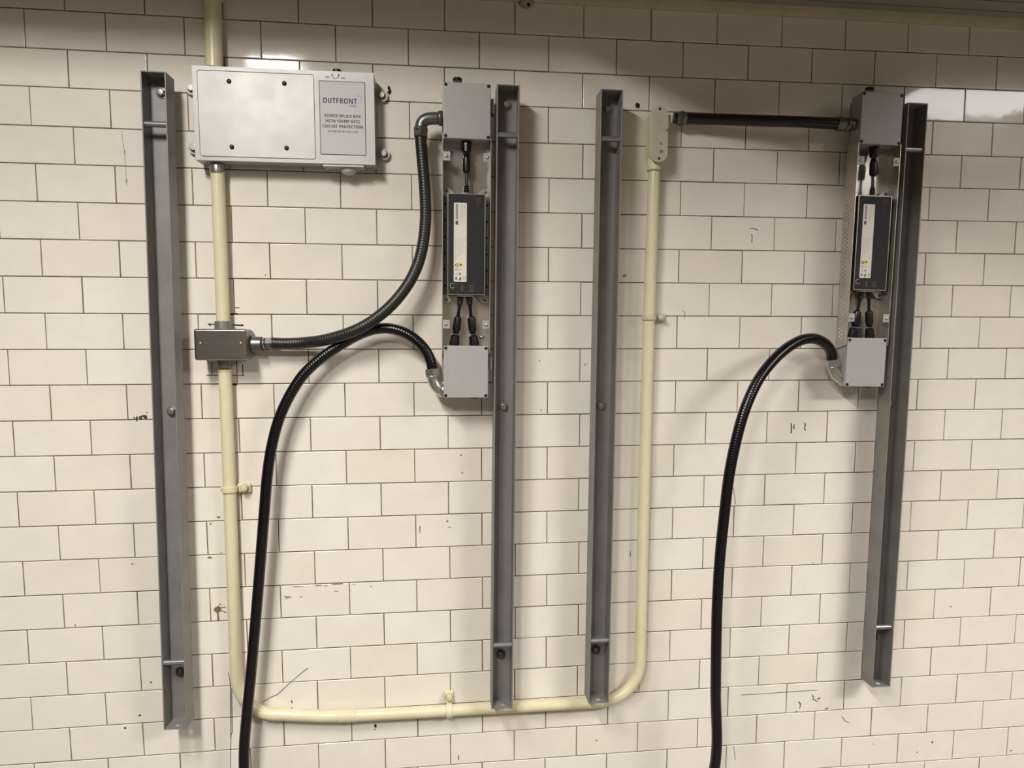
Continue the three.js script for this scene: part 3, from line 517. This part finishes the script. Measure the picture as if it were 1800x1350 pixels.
function driverFace() {
  const c = document.createElement('canvas'); c.width = 640; c.height = 1680;                // 80 x 210 mm
  const k = c.getContext('2d');
  k.fillStyle = '#171615'; k.fillRect(0, 0, 640, 1680);
  const s = (hex) => { k.fillStyle = hex; };
  s('#5a2b22'); k.globalAlpha = 0.55; k.fillRect(478, 45, 96, 95); k.globalAlpha = 0.4; s('#5f5b55'); k.fillRect(515, 170, 10, 60); k.fillRect(515, 300, 9, 130); k.globalAlpha = 0.5; k.strokeStyle = '#5f5b55'; k.lineWidth = 6; k.strokeRect(300, 40, 75, 80); k.globalAlpha = 1;
  s('#d9d4c8'); k.beginPath(); k.roundRect(98, 140, 228, 1330, 16); k.fill();
  k.save(); k.translate(98, 140);
  const bar = (x, y, w, h, col = '#6a665f') => { s(col); k.fillRect(x, y, w, h); };
  for (let y = 22; y < 275; y += 5) bar(32, y, 42, 3, '#44413d');                                  // bar code
  bar(28, 300, 46, 66, '#55514c');
  s('#6f6b64'); k.save(); k.rotate(Math.PI / 2); k.font = '17px sans-serif';
  ['OUTPUT 24V  4A MAX   INPUT 100-277V', 'RATED 50/60Hz 1.2A  CLASS 2', 'TYPE HL   IP67  ta 50C  tc 90C', 'POWER SUPPLY UNIT'].forEach((tx, i) => k.fillText(tx, 24 + (i % 2) * 8, -118 - i * 28, 340));
  ['SUITABLE FOR DRY DAMP AND WET LOCATIONS', 'WIRING L BROWN  N BLUE  GND GREEN', 'DO NOT OPEN  NO SERVICEABLE PARTS', 'OUTPUT WIRING  RED +  BLACK -', 'LISTED'].forEach((tx, i) => k.fillText(tx, 590 + (i % 2) * 10, -28 - i * 40, 380));
  k.restore();
  k.strokeStyle = '#2b2824'; k.lineWidth = 12; k.beginPath(); k.arc(52, 1048, 22, 0, 7); k.stroke();
  s('#d9cb1c'); k.beginPath(); k.moveTo(88, 990); k.lineTo(88, 1096); k.lineTo(176, 1043); k.fill();
  s('#514a12'); k.fillRect(104, 1030, 34, 26);
  s('#4d4943'); k.save(); k.font = 'bold 44px sans-serif'; k.fillText('CE', 24, 1140); k.font = 'bold 22px sans-serif'; k.fillText('RoHS', 88, 1136); k.restore();
  k.strokeStyle = '#8b867d'; k.lineWidth = 6; k.beginPath(); k.arc(52, 1200, 17, 0, 7); k.stroke(); k.strokeStyle = '#5d5851'; k.beginPath(); k.arc(112, 1195, 17, 0, 7); k.stroke(); bar(104, 1182, 16, 26, '#5d5851');
  bar(28, 1250, 34, 50, '#6b665e'); s('#2b2824'); k.beginPath(); k.moveTo(92, 1300); k.lineTo(120, 1240); k.lineTo(136, 1262); k.lineTo(112, 1312); k.fill();
  k.lineWidth = 5; k.strokeStyle = '#7b766d'; k.strokeRect(170, 1246, 42, 46); k.beginPath(); k.moveTo(170, 1292); k.lineTo(212, 1246); k.stroke();
  k.restore();
  s('#7d6f8a'); k.save(); k.translate(72, 1420); k.rotate(-Math.PI / 2); k.font = '26px sans-serif'; k.globalAlpha = 0.6; k.fillText('POWER UNIT', 0, 0); k.restore();
  k.strokeStyle = '#b9b4aa'; k.lineWidth = 7; k.beginPath(); k.arc(78, 1536, 42, 0.5, 5.6); k.stroke(); s('#0b0b0b'); k.beginPath(); k.arc(78, 1536, 26, 0, 7); k.fill();
  k.strokeStyle = '#76726b'; k.lineWidth = 6; k.globalAlpha = 0.7; k.strokeRect(232, 1528, 8, 100); k.strokeRect(260, 1528, 4, 100); k.strokeRect(385, 1522, 14, 112); k.strokeRect(425, 1522, 26, 112); k.globalAlpha = 1;
  const t = new THREE.CanvasTexture(c); t.colorSpace = THREE.SRGBColorSpace; t.anisotropy = 8;
  return std({ map: t, roughness: 0.7 });
}
pair('power_driver', 'power supply', 'black power drivers', [0, 0.2195], ['black power driver with a white sticker in the tray nearest the picture centre', 'black power driver with a white sticker in the right-hand perforated tray'], (P) => {
  const x = 0.0400, y0 = 0.2195, y1 = 0.4305;
  P('body', rbox(-x + 0.001, x - 0.001, y0, y1, 0.0445, 0.0725, 0.002), M.driverBlack);
  const rim = roundRect(-x, x, y0, y1, 0.0015); rim.holes.push(new THREE.Path(roundRect(-x + 0.0018, x - 0.0018, y0 + 0.0018, y1 - 0.0018, 0.001).getPoints(4)));
  P('rim', plate(rim, 0.0715, 0.0742, 0.0003), M.driverRim, undefined, 'thin bright rim round the face');
  P('face', new THREE.PlaneGeometry(2 * x - 0.0034, y1 - y0 - 0.0034).translate(0, (y0 + y1) / 2, 0.0731), driverFace(), undefined, 'black face with a long white sticker');
  // finned mounting flanges with corner ears
  for (const s of [-1, 1]) {
    const a = s < 0 ? -0.0490 : 0.0405, f = P('mounting_flange', rbox(a, a + 0.0085, y0 + 0.001, y1 - 0.001, 0.046, 0.0495, 0.0008, 1), M.zincDark);
    P('notch', Array.from({ length: 6 }, (_, i) => rod([a + 0.0042, y0 + 0.02 + i * 0.0345, 0.0494], [a + 0.0042, y0 + 0.02 + i * 0.0345, 0.0499], 0.0022, 0.0022, 10)), M.holeDark, f);
    for (const e of [-1, 1]) {
      const yb = e < 0 ? y0 : y1, sh = new THREE.Shape();
      sh.moveTo(s * 0.0488, yb - e * 0.004); sh.lineTo(s * 0.0488, yb + e * 0.0155); sh.lineTo(s * 0.036, yb + e * 0.0155); sh.lineTo(s * 0.024, yb + e * 0.004); sh.lineTo(s * 0.024, yb - e * 0.004);
      const ear = P('ear', plate(sh, 0.0455, 0.0475, 0.0003), M.traySheet);
      P('ear_screw', turned([s * 0.0415, yb + e * 0.0095, 0.0475], [s * 0.0415, yb + e * 0.0095, 0.0495], [[0, 0.0034], [0.6, 0.0032], [1, 0.002], [1, 0]], 12), M.zincDark, ear);
    }
  }
  P('standoff', [rbox(-0.046, 0.046, y0 + 0.01, y0 + 0.03, TZ0 + 0.0016, 0.0446, 0.001, 1), rbox(-0.046, 0.046, y1 - 0.03, y1 - 0.01, TZ0 + 0.0016, 0.0446, 0.001, 1)], M.zincDark);
  P('cable_seat', turned([0, y1, 0.060], [0, y1 + 0.003, 0.060], [[0, 0], [0, 0.0118], [1, 0.0110], [1, 0]], 20), M.polished);
  P('cable_seat', rbox(-0.019, 0.017, y0 - 0.003, y0 + 0.0005, 0.052, 0.069, 0.001, 1), M.polished);
});
// plug-in cables between drivers and enclosures
const bead = (a, b, r, n = 4) => { const pr = [[0, 0], [0, r * 1.0]]; for (let i = 0; i < n; i++) pr.push([(i + 0.15) / n, r * (1 - 0.30 * i / n)], [(i + 0.6) / n, r * (1 - 0.30 * i / n)], [(i + 0.65) / n, r * 0.62], [(i + 0.98) / n, r * 0.62]); pr.push([1, r * 0.5], [1, 0]); return turned(a, b, pr, 18); };
function cable(labels, x0, x1, x2, ya, yb, name = 'driver_cable') {                      // from the driver end (x0, ya) to the enclosure end (x2, yb)
  const up = Math.sign(yb - ya), z = 0.060, mix = (a, b, t) => a + (b - a) * t, Lx = (t) => t < 0.55 ? mix(x0, x1, t / 0.55) : mix(x1, x2, (t - 0.55) / 0.45);
  const at = (t) => [Lx(t), mix(ya, yb, t), z - 0.004 * t];
  pair(name, 'cable', 'short black driver cables', [x0, ya], labels, (P) => {
    P('strain_relief', bead(at(0), at(0.17), 0.0072), M.blackGloss);
    P('wire', sweep([at(0.05), at(0.2), at(0.4), at(0.5)], 0.0034, { seg: 12, step: 0.006, caps: false }), M.blackGloss);
    P('connector', [turned(at(0.40), at(0.76), [[0, 0], [0, 0.0055], [0.1, 0.0082], [0.75, 0.0086], [0.8, 0.0074], [1, 0.0058], [1, 0]], 20)], M.black);
    P('gland_nut', [creased(turned(at(0.78), at(1.0), [[0, 0], [0, 0.0064], [0.12, 0.0092], [0.62, 0.0098], [0.64, 0.0108], [1, 0.0108], [1, 0]], 12))], M.black);
  });
}
cable(['black plug-in cable above the driver in the tray nearest the picture centre', 'black plug-in cable above the driver in the right-hand tray'], 0, 0.0005, 0, 0.4335, 0.5405);
cable(['left of the two black plug-in cables below the driver nearest the picture centre', 'left of the two black plug-in cables below the right-hand driver'], -0.0105, -0.0185, -0.0247, 0.2165, 0.1120);
cable(['right of the two black plug-in cables below the driver nearest the picture centre', 'right of the two black plug-in cables below the right-hand driver'], 0.0075, 0.0130, 0.0193, 0.2165, 0.1120);

// ---------------------------------------------------------------- flexible hoses and their fittings
function elbow(label, path, nutA, nutB, mat, nutMat, r = 0.0112) {
  const t = thing('hose_elbow', label, 'hose fitting', nutA, 'metal hose elbows');
  wpart('bend', sweep(path, r, { seg: 20, step: 0.003 }), mat, t);
  wpart('collar', turned(path[0], path[1], [[0, 0], [0, r * 1.2], [0.6, r * 1.22], [1, r], [1, 0]], 22), mat, t);
  wpart('collar', turned(path[path.length - 1], path[path.length - 2], [[0, 0], [0, r * 1.18], [0.6, r * 1.18], [1, r], [1, 0]], 22), mat, t);
  wpart('compression_nut', hexNut(nutA, nutB, r * 1.3), nutMat, t);
}
{
  // grey hose: junction box -> top enclosure of the first tray
  const t = thing('hose_connector', 'straight hose connector on the right side of the small junction box', 'hose fitting', [-0.6194, 1.5914, 0.034]);
  wpart('thread', rod([-0.6235, 1.5914, 0.034], [-0.6124, 1.5916, 0.034], 0.0108), M.black, t);
  wpart('ring', turned([-0.62, 1.5914, 0.034], [-0.6147, 1.5916, 0.034], [[0, 0], [0, 0.0118], [1, 0.0118], [1, 0]], 22), M.zinc, t);
  wpart('compression_nut', hexNut([-0.6135, 1.5916, 0.034], [-0.5983, 1.5922, 0.034], 0.0134), M.zincDark, t);
  const h = thing('flexible_hose', 'dark grey ribbed flexible hose arching from the junction box to the top enclosure', 'hose', [-0.5983, 1.592, 0.034]);
  wpart('jacket', sweep([[-0.6006, 1.592, 0.034], [-0.5746, 1.5907, 0.035], [-0.535, 1.5926, 0.038], [-0.4936, 1.5976, 0.052], [-0.4543, 1.6074, 0.062], [-0.4214, 1.6194, 0.069], [-0.3902, 1.6362, 0.072], [-0.3459, 1.6721, 0.072], [-0.311, 1.7159, 0.068], [-0.2892, 1.7606, 0.063], [-0.2779, 1.8061, 0.06], [-0.2726, 1.8562, 0.058], [-0.2735, 1.9151, 0.057], [-0.2778, 1.9771, 0.056], [-0.2803, 2.012, 0.055], [-0.2808, 2.0236, 0.055]], 0.0122, { seg: 20, step: 0.0011, rib: 0.011, pitch: 0.0058, caps: false }), M.hoseGrey, h);
  elbow('grey ninety-degree elbow on the left side of the top enclosure with the grey hose', [[-0.2342, 2.0618, 0.056], [-0.2467, 2.0614, 0.056], [-0.2597, 2.0606, 0.056], [-0.2704, 2.0578, 0.0555], [-0.2777, 2.0514, 0.055], [-0.2802, 2.0421, 0.055], [-0.2806, 2.034, 0.055]], [-0.2805, 2.0415, 0.055], [-0.2807, 2.0224, 0.055], M.zincDark, M.zincDark, 0.0125);
}
{
  elbow('bright zinc elbow on the left side of the bottom enclosure nearest the picture centre', [[-0.2363, 1.4885, 0.056], [-0.2449, 1.4916, 0.056], [-0.2534, 1.4992, 0.056], [-0.2582, 1.5085, 0.056], [-0.26, 1.5171, 0.056], [-0.2609, 1.5245, 0.056]], [-0.2603, 1.5215, 0.056], [-0.2619, 1.5369, 0.056], M.zinc, M.zinc, 0.0134);
  const h = thing('flexible_hose', 'black hose looping under the grey hose and hanging in front of the left conduit', 'hose', [-0.6441, 1.0423, 0.056]);
  wpart('jacket', sweep([[-0.2616, 1.5332, 0.056], [-0.2645, 1.5505, 0.057], [-0.2728, 1.5713, 0.056], [-0.2926, 1.5958, 0.054], [-0.3204, 1.614, 0.05], [-0.3531, 1.6231, 0.046], [-0.3858, 1.6212, 0.044], [-0.421, 1.6084, 0.042], [-0.4549, 1.589, 0.042], [-0.4945, 1.5623, 0.044], [-0.5339, 1.5257, 0.048], [-0.5626, 1.4824, 0.052], [-0.5858, 1.4331, 0.055], [-0.603, 1.3726, 0.057], [-0.6133, 1.3117, 0.059], [-0.6209, 1.2361, 0.063], [-0.6305, 1.1488, 0.062], [-0.6418, 1.0445, 0.062], [-0.6514, 0.9594, 0.062], [-0.6627, 0.862, 0.062], [-0.673, 0.7817, 0.062], [-0.681, 0.7099, 0.062], [-0.6834, 0.6571, 0.062], [-0.682, 0.45, 0.064], [-0.675, 0.24, 0.09], [-0.66, 0.09, 0.16], [-0.62, 0.016, 0.29], [-0.5, 0.0125, 0.46], [-0.3, 0.0125, 0.52]], 0.0115, { seg: 18, step: 0.0013, rib: 0.010, pitch: 0.0058 }), M.hoseBlack, h);
}
{
  // short hose between the oval fitting and the right-hand tray's top enclosure
  const t = thing('hose_connector', 'dark hose connector on the right of the oval conduit fitting', 'hose fitting', [0.2787, 2.088, 0.026]);
  wpart('thread', rod([0.2748, 2.0885, 0.026], [0.2875, 2.088, 0.027], 0.0115), M.black, t);
  wpart('compression_nut', hexNut([0.2823, 2.0883, 0.027], [0.3031, 2.0875, 0.029], 0.0148), M.zincDark, t);
  wpart('ring', turned([0.2901, 2.0884, 0.027], [0.295, 2.088, 0.028], [[0, 0], [0, 0.0158], [1, 0.0158], [1, 0]], 22), M.zincDark, t);
  const h = thing('flexible_hose', 'short black horizontal hose from the oval fitting to the top enclosure on the right', 'hose', [0.3025, 2.0874, 0.029]);
  wpart('jacket', sweep([[0.2999, 2.0874, 0.029], [0.3575, 2.0855, 0.036], [0.4625, 2.0835, 0.046], [0.5615, 2.0822, 0.053], [0.6433, 2.0798, 0.056]], 0.0122, { seg: 18, step: 0.0013, rib: 0.010, pitch: 0.0058, caps: false }), M.hoseBlack, h);
  const u = thing('hose_connector', 'dark hose connector on the left of the top enclosure on the right', 'hose fitting', [0.6419, 2.0798, 0.056]);
  wpart('compression_nut', hexNut([0.6406, 2.08, 0.056], [0.6595, 2.0796, 0.056], 0.0155), M.zincDark, u);
  wpart('thread', rod([0.6582, 2.0796, 0.056], [0.6948, 2.0791, 0.056], 0.0130), M.zincDark, u);
  wpart('ring', turned([0.6622, 2.0796, 0.056], [0.6731, 2.0795, 0.056], [[0, 0], [0, 0.0146], [1, 0.0146], [1, 0]], 22), M.zincDark, u);
}
{
  elbow('bright zinc elbow on the left side of the bottom enclosure on the right', [[0.689, 1.505, 0.056], [0.679, 1.5091, 0.056], [0.6682, 1.5164, 0.056], [0.6614, 1.5257, 0.056], [0.6582, 1.5336, 0.056], [0.6565, 1.5402, 0.056]], [0.6571, 1.5369, 0.056], [0.655, 1.5527, 0.056], M.zinc, M.zinc, 0.0128);
  const h = thing('flexible_hose', 'black hose arching off the right-hand bottom enclosure and hanging free over bare tiles', 'hose', [0.3562, 1.0129, 0.15]);
  wpart('jacket', sweep([[0.655, 1.5523, 0.056], [0.6516, 1.5692, 0.058], [0.6347, 1.587, 0.066], [0.6001, 1.6009, 0.08], [0.5627, 1.6, 0.094], [0.5202, 1.5838, 0.11], [0.4788, 1.5544, 0.124], [0.4408, 1.5131, 0.136], [0.4092, 1.4537, 0.146], [0.3897, 1.3889, 0.15], [0.3747, 1.311, 0.152], [0.3669, 1.2308, 0.152], [0.3598, 1.1211, 0.15], [0.3568, 1.0129, 0.15], [0.3574, 0.9267, 0.15], [0.3594, 0.8156, 0.15], [0.3627, 0.6433, 0.15], [0.300, 0.42, 0.152], [0.302, 0.24, 0.17], [0.31, 0.08, 0.24], [0.36, 0.0135, 0.36], [0.5, 0.0125, 0.5], [0.72, 0.0125, 0.56]], 0.0118, { seg: 18, step: 0.0013, rib: 0.010, pitch: 0.0058 }), M.hoseBlack, h);
}

renderer.render(scene, camera);
